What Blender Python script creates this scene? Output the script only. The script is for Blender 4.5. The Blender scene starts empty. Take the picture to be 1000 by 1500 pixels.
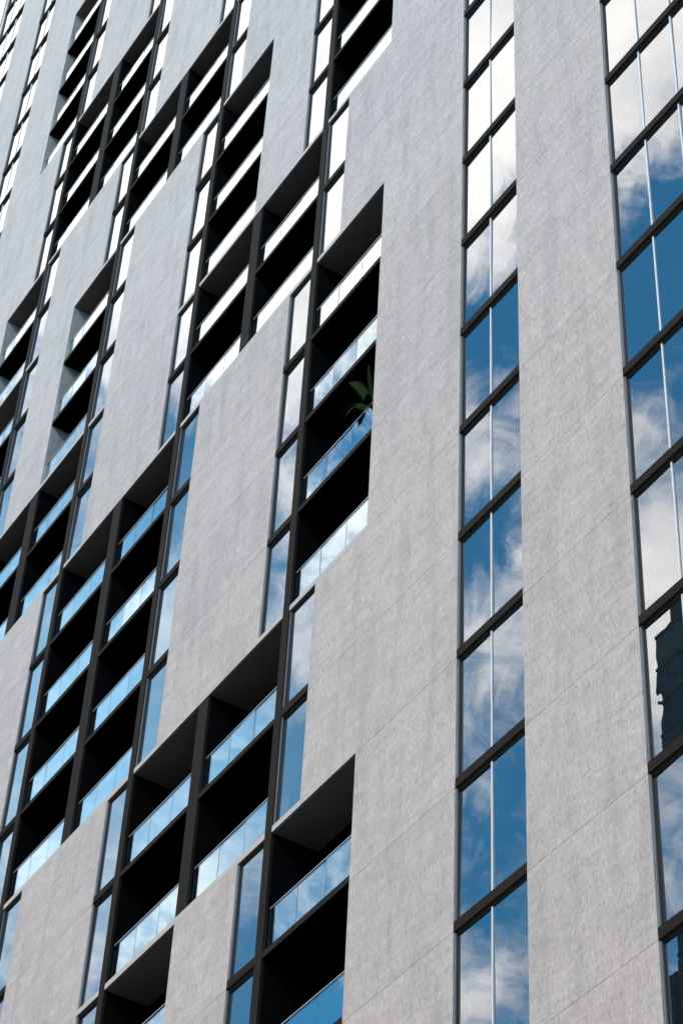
import bpy, bmesh, math, random
from mathutils import Matrix, Vector, Euler
random.seed(7)
sc = bpy.context.scene
COL = sc.collection

# ------------------------------------------------------------------ scales
H = 3.3            # storey height
Z0 = 26.0          # height of floor line 0 above the street

# ------------------------------------------------------------------ camera
cam_d = bpy.data.cameras.new('camera')
cam = bpy.data.objects.new('camera', cam_d)
COL.objects.link(cam)
RW = [[0.5393297575719896, 0.8409740192255282, 0.04342938619184033],
      [-0.5762470726883085, 0.40618029714706977, -0.7091945272121559],
      [-0.6140543329506715, 0.3574636557710158, 0.7036739379764798]]
rx, ry, rz = [Vector(r) for r in RW]
m = Matrix(((rx.x, -ry.x, -rz.x, 29.1479), (rx.y, -ry.y, -rz.y, -19.8469),
            (rx.z, -ry.z, -rz.z, -24.3044 + Z0), (0, 0, 0, 1)))
cam.matrix_world = m
cam_d.sensor_fit = 'VERTICAL'
cam_d.sensor_height = 36.0
cam_d.sensor_width = 24.0
cam_d.lens = 3399.34 / 1500 * 36
cam_d.clip_start = 0.1
cam_d.clip_end = 6000
sc.camera = cam

# ------------------------------------------------------------------ sun, exposure
SUN = Vector((0.14, -0.72, 0.68)).normalized()      # towards the sun
sun_el = math.asin(SUN.z)
sun_rot = math.atan2(SUN.x, SUN.y)
sd = bpy.data.lights.new('sun', 'SUN')
sd.energy = 3.7
sd.angle = math.radians(14)
sd.color = (1.0, 0.90, 0.82)
so = bpy.data.objects.new('sun', sd)
so.rotation_euler = SUN.to_track_quat('Z', 'Y').to_euler()
so.location = (0, -80, 160)
COL.objects.link(so)
sc.view_settings.view_transform = 'Standard'
sc.view_settings.look = 'None'
sc.view_settings.gamma = 1
sc.view_settings.use_curve_mapping = False
sc.view_settings.exposure = 0.05
sc.render.engine = 'CYCLES'
sc.cycles.max_bounces = 8
sc.cycles.transparent_max_bounces = 8

# ------------------------------------------------------------------ node helper
class NT:
    def __init__(s, tree):
        s.t = tree
        s.n = tree.nodes
    def add(s, kind, **kw):
        nd = s.n.new(kind)
        for k, v in kw.items():
            if k.startswith('_'):
                setattr(nd, k[1:], v)
        return nd
    def link(s, a, b):
        s.t.links.new(a, b)
    def math(s, op, a, b=None, c=None, clamp=False):
        nd = s.n.new('ShaderNodeMath')
        nd.operation = op
        nd.use_clamp = clamp
        for i, v in enumerate((a, b, c)):
            if v is None: continue
            if isinstance(v, (int, float)): nd.inputs[i].default_value = v
            else: s.link(v, nd.inputs[i])
        return nd.outputs[0]
    def mix(s, f, a, b, bt='MIX'):
        nd = s.n.new('ShaderNodeMix')
        nd.data_type = 'RGBA'
        nd.blend_type = bt
        for i, v in ((0, f), (6, a), (7, b)):
            if isinstance(v, (int, float)): nd.inputs[i].default_value = v
            elif isinstance(v, tuple): nd.inputs[i].default_value = (*v, 1)
            else: s.link(v, nd.inputs[i])
        return nd.outputs[2]
    def noise(s, vec, scale, detail=4, rough=0.55, dist=0.0):
        nd = s.n.new('ShaderNodeTexNoise')
        nd.inputs['Scale'].default_value = scale
        nd.inputs['Detail'].default_value = detail
        nd.inputs['Roughness'].default_value = rough
        nd.inputs['Distortion'].default_value = dist
        s.link(vec, nd.inputs['Vector'])
        return nd.outputs['Fac']
    def mapping(s, vec, scale=(1, 1, 1), loc=(0, 0, 0), rot=(0, 0, 0)):
        nd = s.n.new('ShaderNodeMapping')
        nd.inputs['Scale'].default_value = scale
        nd.inputs['Location'].default_value = loc
        nd.inputs['Rotation'].default_value = rot
        s.link(vec, nd.inputs['Vector'])
        return nd.outputs[0]
    def ramp(s, fac, stops):
        nd = s.n.new('ShaderNodeValToRGB')
        cr = nd.color_ramp
        while len(cr.elements) < len(stops): cr.elements.new(0.5)
        for e, (p, c) in zip(cr.elements, stops):
            e.position = p
            e.color = (c, c, c, 1) if isinstance(c, (int, float)) else (*c, 1)
        s.link(fac, nd.inputs[0])
        return nd.outputs[0]
    def smooth(s, v, lo, hi, a=0.0, b=1.0):
        nd = s.n.new('ShaderNodeMapRange')
        nd.interpolation_type = 'SMOOTHSTEP'
        for i, x in ((1, lo), (2, hi), (3, a), (4, b)): nd.inputs[i].default_value = x
        s.link(v, nd.inputs[0])
        return nd.outputs[0]

# ------------------------------------------------------------------ world: blue sky with broken cloud
world = bpy.data.worlds.new('World')
sc.world = world
world.use_nodes = True
w = NT(world.node_tree)
w.n.clear()
sky = w.n.new('ShaderNodeTexSky')
sky.sky_type = 'NISHITA'
sky.sun_disc = False
sky.sun_elevation = sun_el
sky.sun_rotation = sun_rot
sky.air_density = 1.0
sky.dust_density = 0.4
sky.ozone_density = 2.0
tc = w.n.new('ShaderNodeTexCoord')
dirv = tc.outputs['Generated']
# cloud banks as directions (azimuth from +X in degrees, elevation), angular radius, weight
def cdir(px, py):
    """direction of the part of the sky that a pane at this spot of the facade mirrors"""
    v = rx * ((px - 500) / 3399.34) + ry * ((py - 750) / 3399.34) + rz
    v.normalize()
    return Vector((v.x, -v.y, v.z))
CLOUDS = []   # (direction, radius rad, weight)
def cb(px, py, rad, wt):
    CLOUDS.append((cdir(px, py), rad / 3399.34, wt))
for q in [(300, -300, 520, 1.6), (100, 150, 300, 1.0), (480, 200, 170, 0.9), (690, 110, 180, .9), (765, 310, 60, -.45), (890, 20, 160, 0.9), (910, 190, 70, .5),
          (930, 850, 130, 0.9), (1010, 1000, 100, 0.6),
          (430, 590, 70, .2), (500, 470, 70, .3), (330, 450, 120, .6), (240, 920, 70, .65), (470, 790, 100, .75), (700, 660, 75, .4), (720, 1000, 80, .35),
          (690, 960, 60, .25), (200, 1400, 160, .2), (60, 1330, 130, .25), (400, 830, 60, -.35), (440, 940, 60, .4), (310, 1300, 80, .35), (690, 1450, 55, .6), (960, 1240, 80, .5), (905, 640, 55, .4), (755, 840, 35, .5), (690, 1140, 35, .5), (500, 600, 40, -.2),
          (950, 360, 110, -.75), (700, 480, 85, -.65), (730, 790, 70, -.45), (740, 1170, 90, -.5), (150, 780, 190, -.1),
          (250, 700, 100, -.35), (500, 680, 60, -.45), (420, 1110, 60, -.4), (300, 1000, 60, -.2), (350, 1390, 60, -.4), (750, 1330, 70, -.25),
          (460, 1480, 70, -.5), (230, 1060, 80, -.3), (960, 1400, 70, -.25)]:
    cb(*q)
dd = rx * (-480 / 3399.34) + ry * (-740 / 3399.34) + rz
CLOUDS.append((dd.normalized(), .22, 1.3))
warp = w.n.new('ShaderNodeTexNoise')
warp.inputs['Scale'].default_value = 26
warp.inputs['Detail'].default_value = 6
warp.inputs['Roughness'].default_value = 0.6
w.link(dirv, warp.inputs['Vector'])
wv = w.n.new('ShaderNodeVectorMath'); wv.operation = 'SUBTRACT'
w.link(warp.outputs['Color'], wv.inputs[0]); wv.inputs[1].default_value = (.5, .5, .5)
ws = w.n.new('ShaderNodeVectorMath'); ws.operation = 'SCALE'
w.link(wv.outputs[0], ws.inputs[0]); ws.inputs['Scale'].default_value = 0.055
wa = w.n.new('ShaderNodeVectorMath'); wa.operation = 'ADD'
w.link(dirv, wa.inputs[0]); w.link(ws.outputs[0], wa.inputs[1])
wn = w.n.new('ShaderNodeVectorMath'); wn.operation = 'NORMALIZE'
w.link(wa.outputs[0], wn.inputs[0])
acc = None
for d, rad, wt in CLOUDS:
    dp = w.n.new('ShaderNodeVectorMath'); dp.operation = 'DOT_PRODUCT'
    w.link(wn.outputs[0], dp.inputs[0]); dp.inputs[1].default_value = d
    e = w.math('MULTIPLY_ADD', dp.outputs['Value'], 2 / rad**2, -2 / rad**2)   # -(angle/rad)^2
    g = w.math('EXPONENT', e)
    acc = w.math('MULTIPLY', g, wt) if acc is None else w.math('MULTIPLY_ADD', g, wt, acc)
big = w.noise(w.mapping(dirv, (1, 1, 1.6)), 2.6, 6, .55, .3)
fine = w.noise(w.mapping(dirv, (1, 1, 1.3), (3.1, 1.7, .4)), 38, 10, .66, 1.0)
dens = w.math('ADD', acc, w.math('MULTIPLY_ADD', big, 1.0, -0.38))
dens = w.math('ADD', dens, w.math('MULTIPLY_ADD', fine, 1.35, -0.675))
cover = w.smooth(dens, -0.05, 0.80)
core = w.smooth(dens, 0.2, 1.3)
skyc = w.mix(1.0, sky.outputs[0], (0.50, 2.0, 2.35), 'MULTIPLY')
cloudc = w.mix(core, (17.0, 17.5, 18.6), (28.5, 27.6, 26.4))
shade = w.noise(w.mapping(dirv, (1, 1, 2.2), (.3, 5.1, 2.2)), 11, 6, .6, .5)
cloudc = w.mix(1.0, cloudc, w.ramp(shade, [(.35, (.76, .78, .81)), (.62, (1.0, 1.0, 1.0))]), 'MULTIPLY')
col = w.mix(cover, skyc, cloudc)
# a thin even veil of high cloud over one part of the sky
vd = w.n.new('ShaderNodeVectorMath'); vd.operation = 'DOT_PRODUCT'
w.link(wn.outputs[0], vd.inputs[0]); vd.inputs[1].default_value = cdir(110, 1060)
vr = 330 / 3399.34
veil = w.math('MULTIPLY', w.math('EXPONENT', w.math('MULTIPLY_ADD', vd.outputs['Value'], 2 / vr**2, -2 / vr**2)), .72)
col = w.mix(veil, col, (7.5, 14.0, 19.5))
bg = w.n.new('ShaderNodeBackground')
bg.inputs['Strength'].default_value = 0.10
w.link(col, bg.inputs['Color'])
wo = w.n.new('ShaderNodeOutputWorld')
w.link(bg.outputs[0], wo.inputs['Surface'])

# ------------------------------------------------------------------ materials
def new_mat(name):
    mt = bpy.data.materials.new(name)
    mt.use_nodes = True
    t = NT(mt.node_tree)
    t.n.clear()
    out = t.n.new('ShaderNodeOutputMaterial')
    return mt, t, out
def geo_pos(t):
    return t.n.new('ShaderNodeNewGeometry').outputs['Position']
def principled(t, out, color=None, rough=.6, metal=0.0, spec=.5):
    p = t.n.new('ShaderNodeBsdfPrincipled')
    p.inputs['Roughness'].default_value = rough
    p.inputs['Metallic'].default_value = metal
    p.inputs['Specular IOR Level'].default_value = spec
    if isinstance(color, tuple): p.inputs['Base Color'].default_value = (*color, 1)
    elif color is not None: t.link(color, p.inputs['Base Color'])
    t.link(p.outputs[0], out.inputs['Surface'])
    return p
def bump(t, p, h, strength, dist):
    b = t.n.new('ShaderNodeBump')
    b.inputs['Strength'].default_value = strength
    b.inputs['Distance'].default_value = dist
    t.link(h, b.inputs['Height'])
    t.link(b.outputs[0], p.inputs['Normal'])
    return b

def mat_render():
    mt, t, out = new_mat('combed_render')
    pos = geo_pos(t)
    # vertical combing, horizontal trowel drift, broad weathering
    comb = t.noise(t.mapping(pos, (50, 50, 5.2)), 1.0, 5, .66, .12)
    comb2 = t.noise(t.mapping(pos, (13, 13, 1.7), (5, 2, 9)), 1.0, 4, .6, .4)
    grit = t.noise(t.mapping(pos, (48, 48, 30)), 1.0, 3, .7)
    drift = t.noise(t.mapping(pos, (.75, .75, 2.1), (1, 4, 7)), 1.0, 5, .6, .5)
    run = t.noise(t.mapping(pos, (1.6, 1.6, .22), (8, 3, 2)), 1.0, 5, .6, .2)
    base = t.mix(t.ramp(drift, [(.3, 0), (.7, 1)]), (.520, .462, .436), (.605, .543, .515))
    base = t.mix(t.math('MULTIPLY', t.ramp(run, [(.48, 0), (.66, 1)]), .42), base, (.35, .325, .32))
    base = t.mix(t.math('MULTIPLY', t.ramp(comb, [(.30, 1), (.50, 0)]), .8), base, (.245, .222, .215))
    base = t.mix(t.math('MULTIPLY', t.ramp(comb, [(.52, 0), (.70, 1)]), .42), base, (.72, .68, .665))
    base = t.mix(t.math('MULTIPLY', t.ramp(comb2, [(.3, 1), (.5, 0)]), .22), base, (.29, .263, .252))
    mott = t.noise(t.mapping(pos, (3.2, 3.2, 1.1), (2, 6, 1)), 1.0, 7, .68, .6)
    base = t.mix(t.math('MULTIPLY', t.ramp(mott, [(.36, 1), (.52, 0)]), .24), base, (.30, .277, .27))
    oi = t.n.new('ShaderNodeObjectInfo')
    base = t.mix(1.0, base, t.ramp(oi.outputs['Random'], [(0, (.945, .945, .95)), (1, (1.0, 1.0, 1.0))]), 'MULTIPLY')
    p = principled(t, out, base, .82, 0, .22)
    h = t.math('MULTIPLY_ADD', comb, 1.2, t.math('MULTIPLY', comb2, 1.3))
    h = t.math('MULTIPLY_ADD', grit, .35, h)
    h = t.math('MULTIPLY_ADD', drift, 2.6, h)
    bump(t, p, h, .85, .018)
    return mt

def mat_pale():
    mt, t, out = new_mat('pale_band')
    pos = geo_pos(t)
    n = t.noise(t.mapping(pos, (12, 12, 12)), 1.0, 5, .65)
    base = t.mix(n, (.42, .38, .36), (.55, .505, .48))
    p = principled(t, out, base, .85, 0, .2)
    bump(t, p, n, .4, .01)
    return mt

def mat_grain(name, c0, c1, rough=.85, sc_=(38, 38, 38), bs=.5, spec=.12):
    mt, t, out = new_mat(name)
    pos = geo_pos(t)
    n = t.noise(t.mapping(pos, sc_), 1.0, 6, .75)
    n2 = t.noise(t.mapping(pos, (2, 2, 1.2)), 1.0, 4, .6)
    f = t.math('MULTIPLY_ADD', t.ramp(n, [(.35, 0), (.68, 1)]), .75, t.math('MULTIPLY', n2, .25))
    p = principled(t, out, t.mix(f, c0, c1), rough, 0, spec)
    bump(t, p, n, bs, .006)
    return mt

def mat_glass(name, f0, tint, transp=False, wav=.0005):
    mt, t, out = new_mat(name)
    pos = geo_pos(t)
    oi = t.n.new('ShaderNodeObjectInfo')
    gl = t.n.new('ShaderNodeBsdfGlossy')
    gl.inputs['Roughness'].default_value = 0.0
    gl.inputs['Color'].default_value = (*tint, 1)
    wn_ = t.noise(t.mapping(pos, (.8, .8, .55)), 1.0, 2, .4)
    wn2 = t.noise(t.mapping(pos, (2.2, 2.2, 1.6), (3, 3, 3)), 1.0, 1, .4)
    b = t.n.new('ShaderNodeBump')
    b.inputs['Strength'].default_value = 1
    b.inputs['Distance'].default_value = wav
    t.link(t.math('MULTIPLY_ADD', wn_, 3.0, t.math('MULTIPLY', wn2, .6)), b.inputs['Height'])
    t.link(b.outputs[0], gl.inputs['Normal'])
    # Schlick reflectance of a coated pane
    lw = t.n.new('ShaderNodeLayerWeight')
    lw.inputs['Blend'].default_value = .5
    g = t.math('POWER', lw.outputs['Facing'], 5.0)
    fac = t.math('MULTIPLY_ADD', g, 1 - f0, f0)
    if transp:
        back = t.n.new('ShaderNodeBsdfTransparent')
        back.inputs['Color'].default_value = (.80, .88, .87, 1)
    else:
        back = t.n.new('ShaderNodeBsdfDiffuse')
        nn = t.noise(t.mapping(pos, (1.1, 1.1, .5)), 1.0, 2)
        t.link(t.mix(nn, (.006, .010, .014), (.016, .022, .028)), back.inputs['Color'])
    mx = t.n.new('ShaderNodeMixShader')
    t.link(fac, mx.inputs[0])
    t.link(back.outputs[0], mx.inputs[1])
    t.link(gl.outputs[0], mx.inputs[2])
    t.link(mx.outputs[0], out.inputs['Surface'])
    return mt

def mat_metal(name, c, rough=.4, metal=.0):
    mt, t, out = new_mat(name)
    pos = geo_pos(t)
    n = t.noise(t.mapping(pos, (9, 9, 2)), 1.0, 4, .6)
    principled(t, out, t.mix(n, tuple(v * .85 for v in c), tuple(min(1, v * 1.12) for v in c)), rough, metal, .5)
    return mt

M = {}
M['render'] = mat_render()
M['pale'] = mat_pale()
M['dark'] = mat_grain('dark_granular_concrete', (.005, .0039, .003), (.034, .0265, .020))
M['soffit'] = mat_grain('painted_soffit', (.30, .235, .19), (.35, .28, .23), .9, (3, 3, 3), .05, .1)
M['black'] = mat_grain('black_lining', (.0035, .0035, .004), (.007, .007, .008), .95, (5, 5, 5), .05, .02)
M['glass'] = mat_glass('window_glass', .26, (.975, .985, 1.0))
M['rail_glass'] = mat_glass('balustrade_glass', .28, (.95, .99, 1.0), True, .0004)
M['frame'] = mat_metal('grey_frame', (.21, .215, .235), .5)
M['gasket'] = mat_metal('black_gasket', (.01, .01, .012), .6)
M['silver'] = mat_metal('silver_mullion', (.72, .71, .71), .35, .1)
M['head'] = mat_metal('bronze_head_frame', (.13, .10, .07), .5)
M['rail'] = mat_metal('pale_rail', (.55, .57, .60), .3, .4)

# ------------------------------------------------------------------ mesh helpers
cache = {}
def box_mesh(boxes, key, bevel=0.0):
    """boxes: list of (x0,x1,y0,y1,z0,z1)"""
    k = (key, tuple(tuple(round(v, 3) for v in b) for b in boxes), bevel)
    if k in cache: return cache[k]
    bm = bmesh.new()
    for (x0, x1, y0, y1, z0, z1) in boxes:
        vs = [bm.verts.new(c) for c in ((x0, y0, z0), (x1, y0, z0), (x1, y1, z0), (x0, y1, z0),
                                        (x0, y0, z1), (x1, y0, z1), (x1, y1, z1), (x0, y1, z1))]
        for f in ((0, 3, 2, 1), (4, 5, 6, 7), (0, 1, 5, 4), (1, 2, 6, 5), (2, 3, 7, 6), (3, 0, 4, 7)):
            bm.faces.new([vs[i] for i in f])
    if bevel:
        bmesh.ops.bevel(bm, geom=list(bm.edges), offset=bevel, segments=1, affect='EDGES')
    me = bpy.data.meshes.new(key)
    bm.to_mesh(me)
    bm.free()
    cache[k] = me
    return me
def obj(name, me, mat, parent=None, loc=(0, 0, 0), rot=None):
    if not me.materials: me.materials.append(mat)
    o = bpy.data.objects.new(name, me)
    o.location = loc
    if rot: o.rotation_euler = rot
    COL.objects.link(o)
    if parent: o.parent = parent
    return o
def part(name, mat, parent, x0, x1, y0, y1, z0, z1, bevel=0.0, loc0=(0, 0, 0)):
    """one box part whose origin is the middle of its base, coordinates in the parent's space"""
    cx, cy = (x0 + x1) / 2, (y0 + y1) / 2
    hx, hy = (x1 - x0) / 2, (y1 - y0) / 2
    me = box_mesh([(-hx, hx, -hy, hy, 0, z1 - z0)], name, bevel)
    return obj(name, me, mat, parent, (cx - loc0[0], cy - loc0[1], z0 - loc0[2]))
def tag(o, label, cat, group=None):
    o['label'] = label
    o['category'] = cat
    if group: o['group'] = group

# ------------------------------------------------------------------ ground
def sheet(name, x0, x1, y0, y1, z, mat):
    me = bpy.data.meshes.new(name)
    me.from_pydata([(x0, y0, z), (x1, y0, z), (x1, y1, z), (x0, y1, z)], [], [(0, 1, 2, 3)])
    o = obj(name, me, mat)
    o['kind'] = 'structure'
    return o
M['ground'] = mat_grain('city_ground', (.10, .098, .095), (.17, .165, .16), .9, (1.2, 1.2, 1.2), .2)
M['paving'] = mat_grain('forecourt_paving', (.19, .185, .175), (.27, .26, .25), .85, (4, 4, 4), .2)
M['asphalt'] = mat_grain('asphalt', (.04, .04, .042), (.065, .065, .068), .9, (20, 20, 20), .4)
sheet('ground', -2500, 2500, -2500, 2500, 0, M['ground'])
sheet('forecourt', -60, 50, -24, 24, .008, M['paving'])
sheet('road', -600, 600, -42, -30, .004, M['asphalt'])

# ------------------------------------------------------------------ the tower block
T = bpy.data.objects.new('apartment_building', None)
COL.objects.link(T)
tag(T, 'tall grey rendered apartment tower with stepped dark balcony recesses and tall window strips', 'building')

D = 1.28             # depth of the balcony recesses = depth of the wall panels
GAP = .005
A = [-7.14, -14.86, -22.40, -30.06]          # right edges of the slim piers
PL = [a - .30 for a in A]                    # left edges
RB = [a + 3.40 for a in A]                   # right edge of the bay right of the pier
LB = [-10.95, -18.45, -26.02, -33.76]        # left edge of the bay left of the pier
WR = [-5.97, -13.68, -21.22, -28.90]         # right edge of the window right of the pier
WL = [-8.60, -16.28, -23.82, -31.46]         # left edge of the window left of the pier
# storeys with balconies (everything else is window + wall)
BR = [[(-8, 2), (4, 8), (10, 14)], [(-4, 4), (8, 13)], [(4, 8), (13, 15)], [(8, 10), (15, 18), (22, 26)]]
BL = [[(2, 4), (8, 10), (15, 18)], [(4, 8), (13, 15), (19, 22)], [(-1, 4), (8, 13), (15, 18)], [(10, 15), (18, 22)]]
PALE = [{-2, 2, 4, 8, 10, 14, 15, 18}, {-4, 2, 4, 8, 10, 13, 15, 19}, {-1, 4, 8, 10, 13, 15, 18, 22}, {8, 10, 13, 15, 18, 22, 26}]
# storeys that are worth building in detail for each pier
RNG = [(-2, 14), (0, 18), (2, 20), (7, 24)]
RNG_S = {'R1': (-2, 12), 'R2': (-3, 10), 'S4': (15, 27), 'S5': (20, 31)}
KLO, KHI = -7, 34
def isb(lst, k): return any(a <= k < b for a, b in lst)
def zz(k): return Z0 + k * H
TR = .067 * H        # transom face height
SL = .050 * H        # slab edge height

def make_window(u0, u1, k, mulls, top_pale, bot_pale, left_wall=True, tilt=None, thin=False):
    """glazed bay one storey high; its origin is the middle of its sill"""
    cx = (u0 + u1) / 2
    z0 = zz(k)
    w_ = u1 - u0
    x0, x1 = -w_ / 2, w_ / 2
    zb = SL if bot_pale else TR
    win = bpy.data.objects.new('window', None)
    COL.objects.link(win)
    win.parent = T
    win.location = (cx, 0, z0)
    obj('jamb', box_mesh([(x0 + .010, x0 + .03, .026, .11, zb, H - .002)], 'jamb'), M['frame'], win)
    obj('jamb', box_mesh([(x1 - .02, x1 - .002, .045, .11, zb, H - .002)], 'jamb'), M['frame'], win)
    obj('gasket', box_mesh([(x0 + .0305, x0 + .044, .058, .11, zb, H - .002)], 'gasket'), M['gasket'], win)  # gasket widened, its black also stands in for the frame's dark reflection
    # head: two stepped bronze sections under the band of the next storey
    obj('head_bead', box_mesh([(x0 + .002, x1 - .002, .026, .038, H - .016, H - .001)], 'head_bead'), M['head'], win)
    obj('head_frame', box_mesh([(x0 + .002, x1 - .002, 0.058, .10, H - .048, H - .001)], 'head_frame'), M['head'], win)
    if not bot_pale:
        obj('transom', box_mesh([(x0 + .001, x1 - .001, 0, .12, 0, TR)], 'transom'), M['dark'], win)
    xs = [x0 + .03] + [m - cx for m in mulls] + [x1 - .02]
    for mu in xs[1:-1]:
        obj('mullion', box_mesh([(-.019, .019, .058, .11, zb, H - .050)], 'mullion', .003), M['silver'], win, (mu, 0, 0))
    for i in range(len(xs) - 1):
        a, b = xs[i], xs[i + 1]
        hw, hh = (b - a) / 2 - .004, (H - .03 - zb) / 2
        me = box_mesh([(-hw, hw, 0, .024, -hh, hh)], 'pane')
        tz = random.gauss(0, .0045); tx = random.gauss(0, .004)
        if tilt and i in tilt: tx, tz = tilt[i]
        obj('pane', me, M['glass'], win, ((a + b) / 2, .086, zb + hh), (tx, 0, tz))
    return win

def make_balcony(u0, u1, k, bot_pale, top_pale, lp=True):
    cx = (u0 + u1) / 2
    x0, x1 = (u0 - u1) / 2, (u1 - u0) / 2
    sl = box_mesh([(x0 + .001, x1 - .001, .003 if not bot_pale else .06, D, 0.004 if bot_pale else 0, SL - .002)], 'slab')
    b = obj('balcony', sl, M['dark'], T, (cx, 0, zz(k)))
    if bot_pale:
        obj('fascia', box_mesh([(x0 + .001, x1 - .001, 0, .058, 0, SL)], 'fascia'), M['pale'], b)
        if not top_pale: pass
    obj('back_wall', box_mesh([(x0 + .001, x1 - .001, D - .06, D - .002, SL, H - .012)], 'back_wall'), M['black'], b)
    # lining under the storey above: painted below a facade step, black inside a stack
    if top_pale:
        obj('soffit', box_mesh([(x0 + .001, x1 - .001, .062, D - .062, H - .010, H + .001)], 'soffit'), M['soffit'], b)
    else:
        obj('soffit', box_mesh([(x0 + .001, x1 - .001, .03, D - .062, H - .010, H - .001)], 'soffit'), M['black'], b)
    # frameless glass balustrade set back behind the edge
    n = 3
    g0, g1 = x0 + .006, x1 - .006
    pw = (g1 - g0) / n
    top = SL + 1.13
    for i in range(n):
        me = box_mesh([(-pw / 2 + .007, pw / 2 - .007, 0, .013, 0, top - .02 - SL)], 'glass_panel')
        obj('glass_panel', me, M['rail_glass'], b, (g0 + pw * (i + .5), .118, SL), (random.gauss(0, .003), 0, random.gauss(0, .003)))
    for i in range(1, n):
        obj('joint', box_mesh([(-.005, .005, .002, .013, 0, top - .02 - SL)], 'joint'), M['gasket'], b, (g0 + pw * i, .118, SL))
    obj('handrail', box_mesh([(g0, g1, .104, .146, top, top + .028)], 'handrail', .004), M['rail'], b)
    obj('rail_channel', box_mesh([(g0, g1, .112, .138, top - .03, top - .001)], 'rail_channel'), M['gasket'], b)
    return b

def wall_run(k, k2, spans):
    """render panels filling everything between the openings of storeys k..k2; the joints stay open by a few mm"""
    for (a, b) in spans:
        part('wall_panel', M['render'], T, a + .0015, b - .0015, 0, D, zz(k) + GAP, zz(k2) - GAP)

def fascia(u0, u1, k):
    part('pale_band', M['pale'], T, u0 + .001, u1 - .001, 0.0, .16, zz(k), zz(k) + SL)

XL, XR = -47.18, 12.6
strips = {'R1': (0.0, 2.27, [1.12]), 'R2': (5.68, 9.05, [6.805, 7.93]), 'S4': (-39.62, -37.55, [-38.585]), 'S5': (-46.72, -43.27, [-45.57, -44.42])}
tilts = {('R2', 0): {0: (0.0, 0.001)}, ('R2', -1): {0: (.002, -.024)}, ('R2', -2): {0: (0, 0.0)}, ('R2', 1): {0: (0, -.006)}}

def in_rng(i, k): return RNG[i][0] <= k < RNG[i][1]
for k in range(KLO, KHI):
    opens = []          # openings of this storey, right to left
    for s, (a, b, mu) in strips.items():
        r = RNG_S[s]
        if r[0] <= k < r[1]:
            make_window(a, b, k, mu, False, False, tilt=tilts.get((s, k)))
            opens.append((a, b))
    for i in range(4):
        if not in_rng(i, k): continue
        pb, pt = k in PALE[i], (k + 1) in PALE[i]
        # slim pier segment
        pr = part('pier', M['dark'], T, PL[i], A[i], -.004, .075, zz(k) + .002, zz(k + 1) - .002)
        wpr = A[i] - PL[i]
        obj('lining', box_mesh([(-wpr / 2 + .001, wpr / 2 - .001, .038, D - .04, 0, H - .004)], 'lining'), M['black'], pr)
        left, right = PL[i], A[i]
        if isb(BR[i], k):
            make_balcony(A[i], RB[i], k, pb, pt)
            right = RB[i]
        else:
            make_window(A[i], WR[i], k, [], pt, pb)
            if pb: fascia(A[i], WR[i], k)
            right = WR[i]
        if isb(BL[i], k):
            make_balcony(LB[i], PL[i], k, pb, pt)
            left = LB[i]
        else:
            make_window(WL[i], PL[i], k, [], pt, pb)
            if pb: fascia(WL[i], PL[i], k)
            left = WL[i]
        opens.append((left, right))
    opens.sort()
    spans = []
    cur = XL
    for a, b in opens:
        spans.append((cur, a))
        cur = b
    spans.append((cur, XR))
    final = []
    for a, b in spans:
        j = [i for i in range(3) if abs(b - RB[i + 1]) > 9 or True]
        # where two bays meet, the strip between them is a broad dark pier
        wide = None
        for i in range(3):
            if abs(a - RB[i + 1]) < .01 and abs(b - LB[i]) < .01: wide = i
        if wide is not None:
            zb = SL if k in PALE[wide] and k in PALE[wide + 1] else .002
            pr = part('broad_pier', M['dark'], T, a + .001, b - .001, -.003, .075, zz(k) + zb, zz(k + 1) - .002)
            if zb > .01: fascia(a, b, k)
            hw = (b - a) / 2
            obj('lining', box_mesh([(-hw + .002, hw - .002, .039, D - .04, 0, H - .002 - zb)], 'lining'), M['black'], pr)
        else:
            final.append((a, b))
    wall_run(k, k + 1, final)
# the broad piers carry no band: the pale band stops against them, walls above and below do not
# plinth and crown beyond the picture
part('base_wall', M['render'], T, XL, XR, 0, D, 0.02, zz(KLO) - GAP)
part('crown_wall', M['render'], T, XL, XR, 0, D, zz(KHI) + GAP, zz(KHI) + 6)
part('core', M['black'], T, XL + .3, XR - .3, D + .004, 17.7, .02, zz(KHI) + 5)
part('end_wall', M['dark'], T, XL - .25, XL - .002, .02, 18, .02, zz(KHI) + 6)
part('end_wall', M['render'], T, XR + .002, XR + .25, .02, 18, .02, zz(KHI) + 6)
part('rear_wall', M['render'], T, XL, XR, 17.72, 18, .02, zz(KHI) + 6)
for k in range(22, 31):
    part('corner_slab', M['dark'], T, XL - 1.1, XL - .253, .25, 1.6, zz(k), zz(k) + .25)

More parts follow.
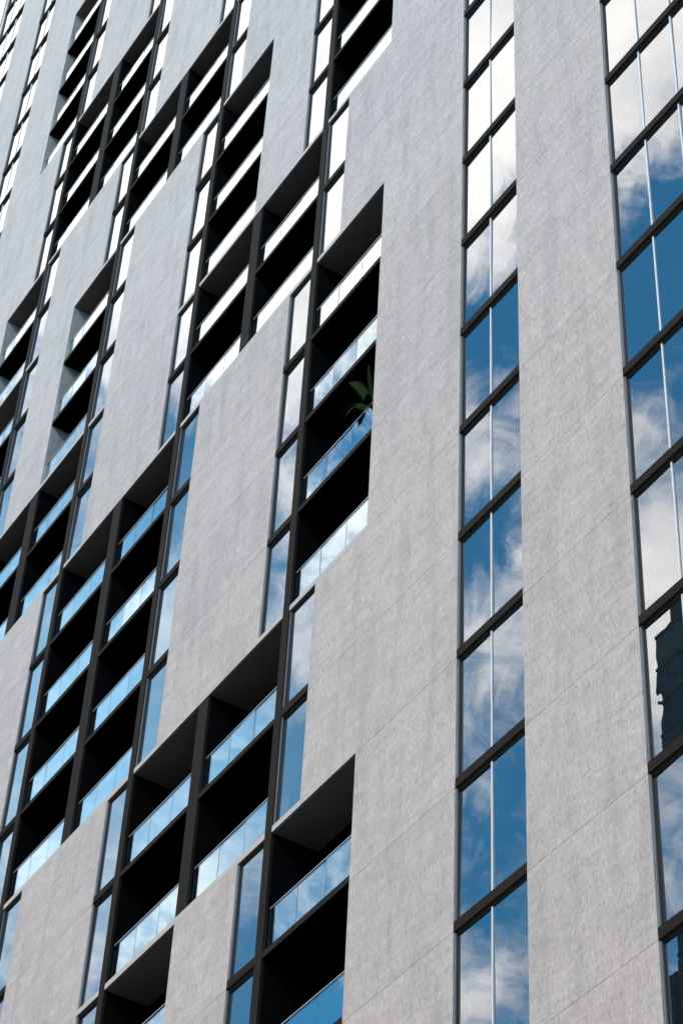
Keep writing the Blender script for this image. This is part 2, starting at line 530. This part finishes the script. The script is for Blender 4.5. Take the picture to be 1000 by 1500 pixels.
# ------------------------------------------------------------------ potted plant leaning over one balustrade
def pot_plant():
    k = 5
    base = Vector((-4.12, .52, zz(k) + SL))
    P = bpy.data.objects.new('potted_plant', None)
    COL.objects.link(P)
    P.location = base
    tag(P, 'dark green broad leaved plant leaning over the glass balustrade of a shaded balcony', 'plant')
    mt, t, out = new_mat('terracotta')
    n = t.noise(t.mapping(geo_pos(t), (9, 9, 9)), 1.0, 4)
    principled(t, out, t.mix(n, (.10, .05, .035), (.17, .08, .05)), .8)
    bm = bmesh.new()
    prof = [(.0, 0), (.13, 0), (.145, .08), (.165, .22), (.175, .30), (.19, .30), (.19, .345), (.165, .345), (.16, .30), (.0, .29)]
    N = 20
    rings = []
    for r, z in prof:
        rings.append([bm.verts.new((r * math.cos(2 * math.pi * j / N), r * math.sin(2 * math.pi * j / N), z)) for j in range(N)] if r > 0 else [bm.verts.new((0, 0, z))])
    for a, b in zip(rings, rings[1:]):
        for j in range(N):
            q = [a[j % len(a)], a[(j + 1) % len(a)], b[(j + 1) % len(b)], b[j % len(b)]]
            q2 = []
            for v in q:
                if v not in q2: q2.append(v)
            if len(q2) > 2: bm.faces.new(q2)
    me = bpy.data.meshes.new('pot'); bm.to_mesh(me); bm.free()
    obj('pot', me, mt, P)
    mt2, t, out = new_mat('broad_leaf')
    n = t.noise(t.mapping(geo_pos(t), (6, 6, 6)), 1.0, 4)
    p = principled(t, out, t.mix(n, (.010, .026, .005), (.028, .058, .013)), .7, 0, .05)
    # stem
    bm = bmesh.new()
    pts = [Vector((0, 0, .30)), Vector((-.03, -.02, .5)), Vector((-.07, -.06, .72)), Vector((-.12, -.10, .92)), Vector((-.15, -.12, 1.15))]
    prev = None
    for i, c in enumerate(pts):
        r = .035 - .005 * i
        ring = [bm.verts.new(c + Vector((r * math.cos(2 * math.pi * j / 8), r * math.sin(2 * math.pi * j / 8), 0))) for j in range(8)]
        if prev:
            for j in range(8): bm.faces.new([prev[j], prev[(j + 1) % 8], ring[(j + 1) % 8], ring[j]])
        prev = ring
    me = bpy.data.meshes.new('stem'); bm.to_mesh(me); bm.free()
    mt3, t3, out3 = new_mat('plant_stem')
    n3 = t3.noise(t3.mapping(geo_pos(t3), (20, 20, 5)), 1.0, 4)
    principled(t3, out3, t3.mix(n3, (.06, .075, .03), (.12, .13, .05)), .6)
    obj('stem', me, mt3, P)
    def leaf(p0, p1, p2, wid, fold=.25, tw=0):
        """quadratic centre line p0-p1-p2 in local space; a blade with midrib fold and a wavy edge"""
        bm = bmesh.new()
        NL = 14
        rows = []
        for i in range(NL + 1):
            s = i / NL
            c = p0 * (1 - s) ** 2 + p1 * 2 * s * (1 - s) + p2 * s * s
            tg = ((p1 - p0) * (1 - s) + (p2 - p1) * s).normalized()
            side = tg.cross(Vector((0, -.75, .65))).normalized()
            side = Matrix.Rotation(tw, 3, tg) @ side
            nrm = side.cross(tg).normalized()
            if s < .18: hw = .012
            else:
                q = (s - .18) / .82
                hw = wid * (max(0.0, math.sin(math.pi * min(1.0, q ** .75))) ** .8) * (1 + .07 * math.sin(9 * s)) + .004
            row = []
            for jx in (-1, -.55, 0, .55, 1):
                row.append(bm.verts.new(c + side * hw * jx + nrm * (abs(jx) * hw * fold + .008 * math.sin(17 * s + jx * 2) * abs(jx))))
            rows.append(row)
        for a, b in zip(rows, rows[1:]):
            for j in range(4): bm.faces.new([a[j], a[j + 1], b[j + 1], b[j]])
        for f in bm.faces: f.smooth = True
        bmesh.ops.solidify(bm, geom=list(bm.faces), thickness=.003)
        me = bpy.data.meshes.new('leaf'); bm.to_mesh(me); bm.free()
        obj('leaf', me, mt2, P)
    def at(u, y, kk): return Vector((u, y, zz(kk))) - base
    o = Vector((-.14, -.11, 1.08))
    leaf(o, at(-4.62, .22, 5.83), at(-5.08, .04, 5.92), .15)
    leaf(o, at(-4.7, .12, 5.70), at(-5.25, .02, 5.60), .2, .3, .3)
    leaf(o, at(-4.5, .02, 5.62), at(-4.95, -.1, 5.43), .2, .2, -.3)
    leaf(o, at(-4.15, .1, 5.75), at(-4.12, .05, 5.86), .11)
    leaf(o, at(-4.15, .0, 5.62), at(-4.05, -.12, 5.30), .15, .2, .4)
    leaf(o, at(-3.95, .2, 5.70), at(-3.80, .1, 5.62), .08, .2, .2)
    leaf(o, at(-4.3, .45, 5.80), at(-4.7, .8, 5.78), .12)
    leaf(o, at(-4.0, .7, 5.7), at(-3.9, .95, 5.6), .11)
pot_plant()

# ------------------------------------------------------------------ buildings across the street (two seen mirrored in the panes, one added unseen for shade)
M['tower_glass'] = mat_glass('dark_green_tower_glass', .045, (.45, .9, .72))
M['tower_slab'] = mat_grain('dark_tower_slab', (.018, .024, .024), (.032, .04, .04), .7, (1, 1, 1), .1)
M['low_wall'] = mat_grain('brown_block_wall', (.03, .028, .026), (.05, .046, .042), .9, (2, 2, 2), .2)
def opposite(x0, x1, y0, y1, top, label, name, fh, mat, slabm, saw=0.0, steps=()):
    B = bpy.data.objects.new(name, None)
    COL.objects.link(B)
    B.location = ((x0 + x1) / 2, (y0 + y1) / 2, 0)
    tag(B, label, 'building')
    hx, hy = (x1 - x0) / 2, (y1 - y0) / 2
    part('facade', mat, B, -hx, hx, -hy, hy, .02, top - .4)
    n = int(top / fh)
    for i in range(1, n + 1):
        z = i * (top / n)
        e = .05
        part('floor_slab', slabm, B, -hx - e, hx + e, -hy - .07, hy + .07, z - .28, z)
    for (a, b, c, d, h) in steps:
        part('roof_block', slabm, B, a, b, c, d, top + .004, top + h)
    return B
opposite(-63.6, -38, -84, -60, 110.6, 'dark green glass tower across the street seen mirrored in the right hand windows', 'office_tower', 2.9,
         M['tower_glass'], M['tower_slab'], .5, [(-11.5, -3, -8, 11.5, 2.2), (-1, 9, -6, 8, 4)])
opposite(-96, -64.4, -88, -60, 82.6, 'lower brown block beside the dark tower across the street', 'office_block', 3.6,
         M['low_wall'], M['low_wall'], 0, [(12.5, 15.2, 10, 13, 1.6), (6, 10, 8, 12, 2.5)])

opposite(-36.5, 58, -92, -62, 64.0, 'unseen long block added across the street to shade the lower walls', 'shading_block', 3.7,
         M['low_wall'], M['low_wall'], 0, [(-20, -8, -6, 6, 3)])  # added out of view to keep sky light off the lower walls
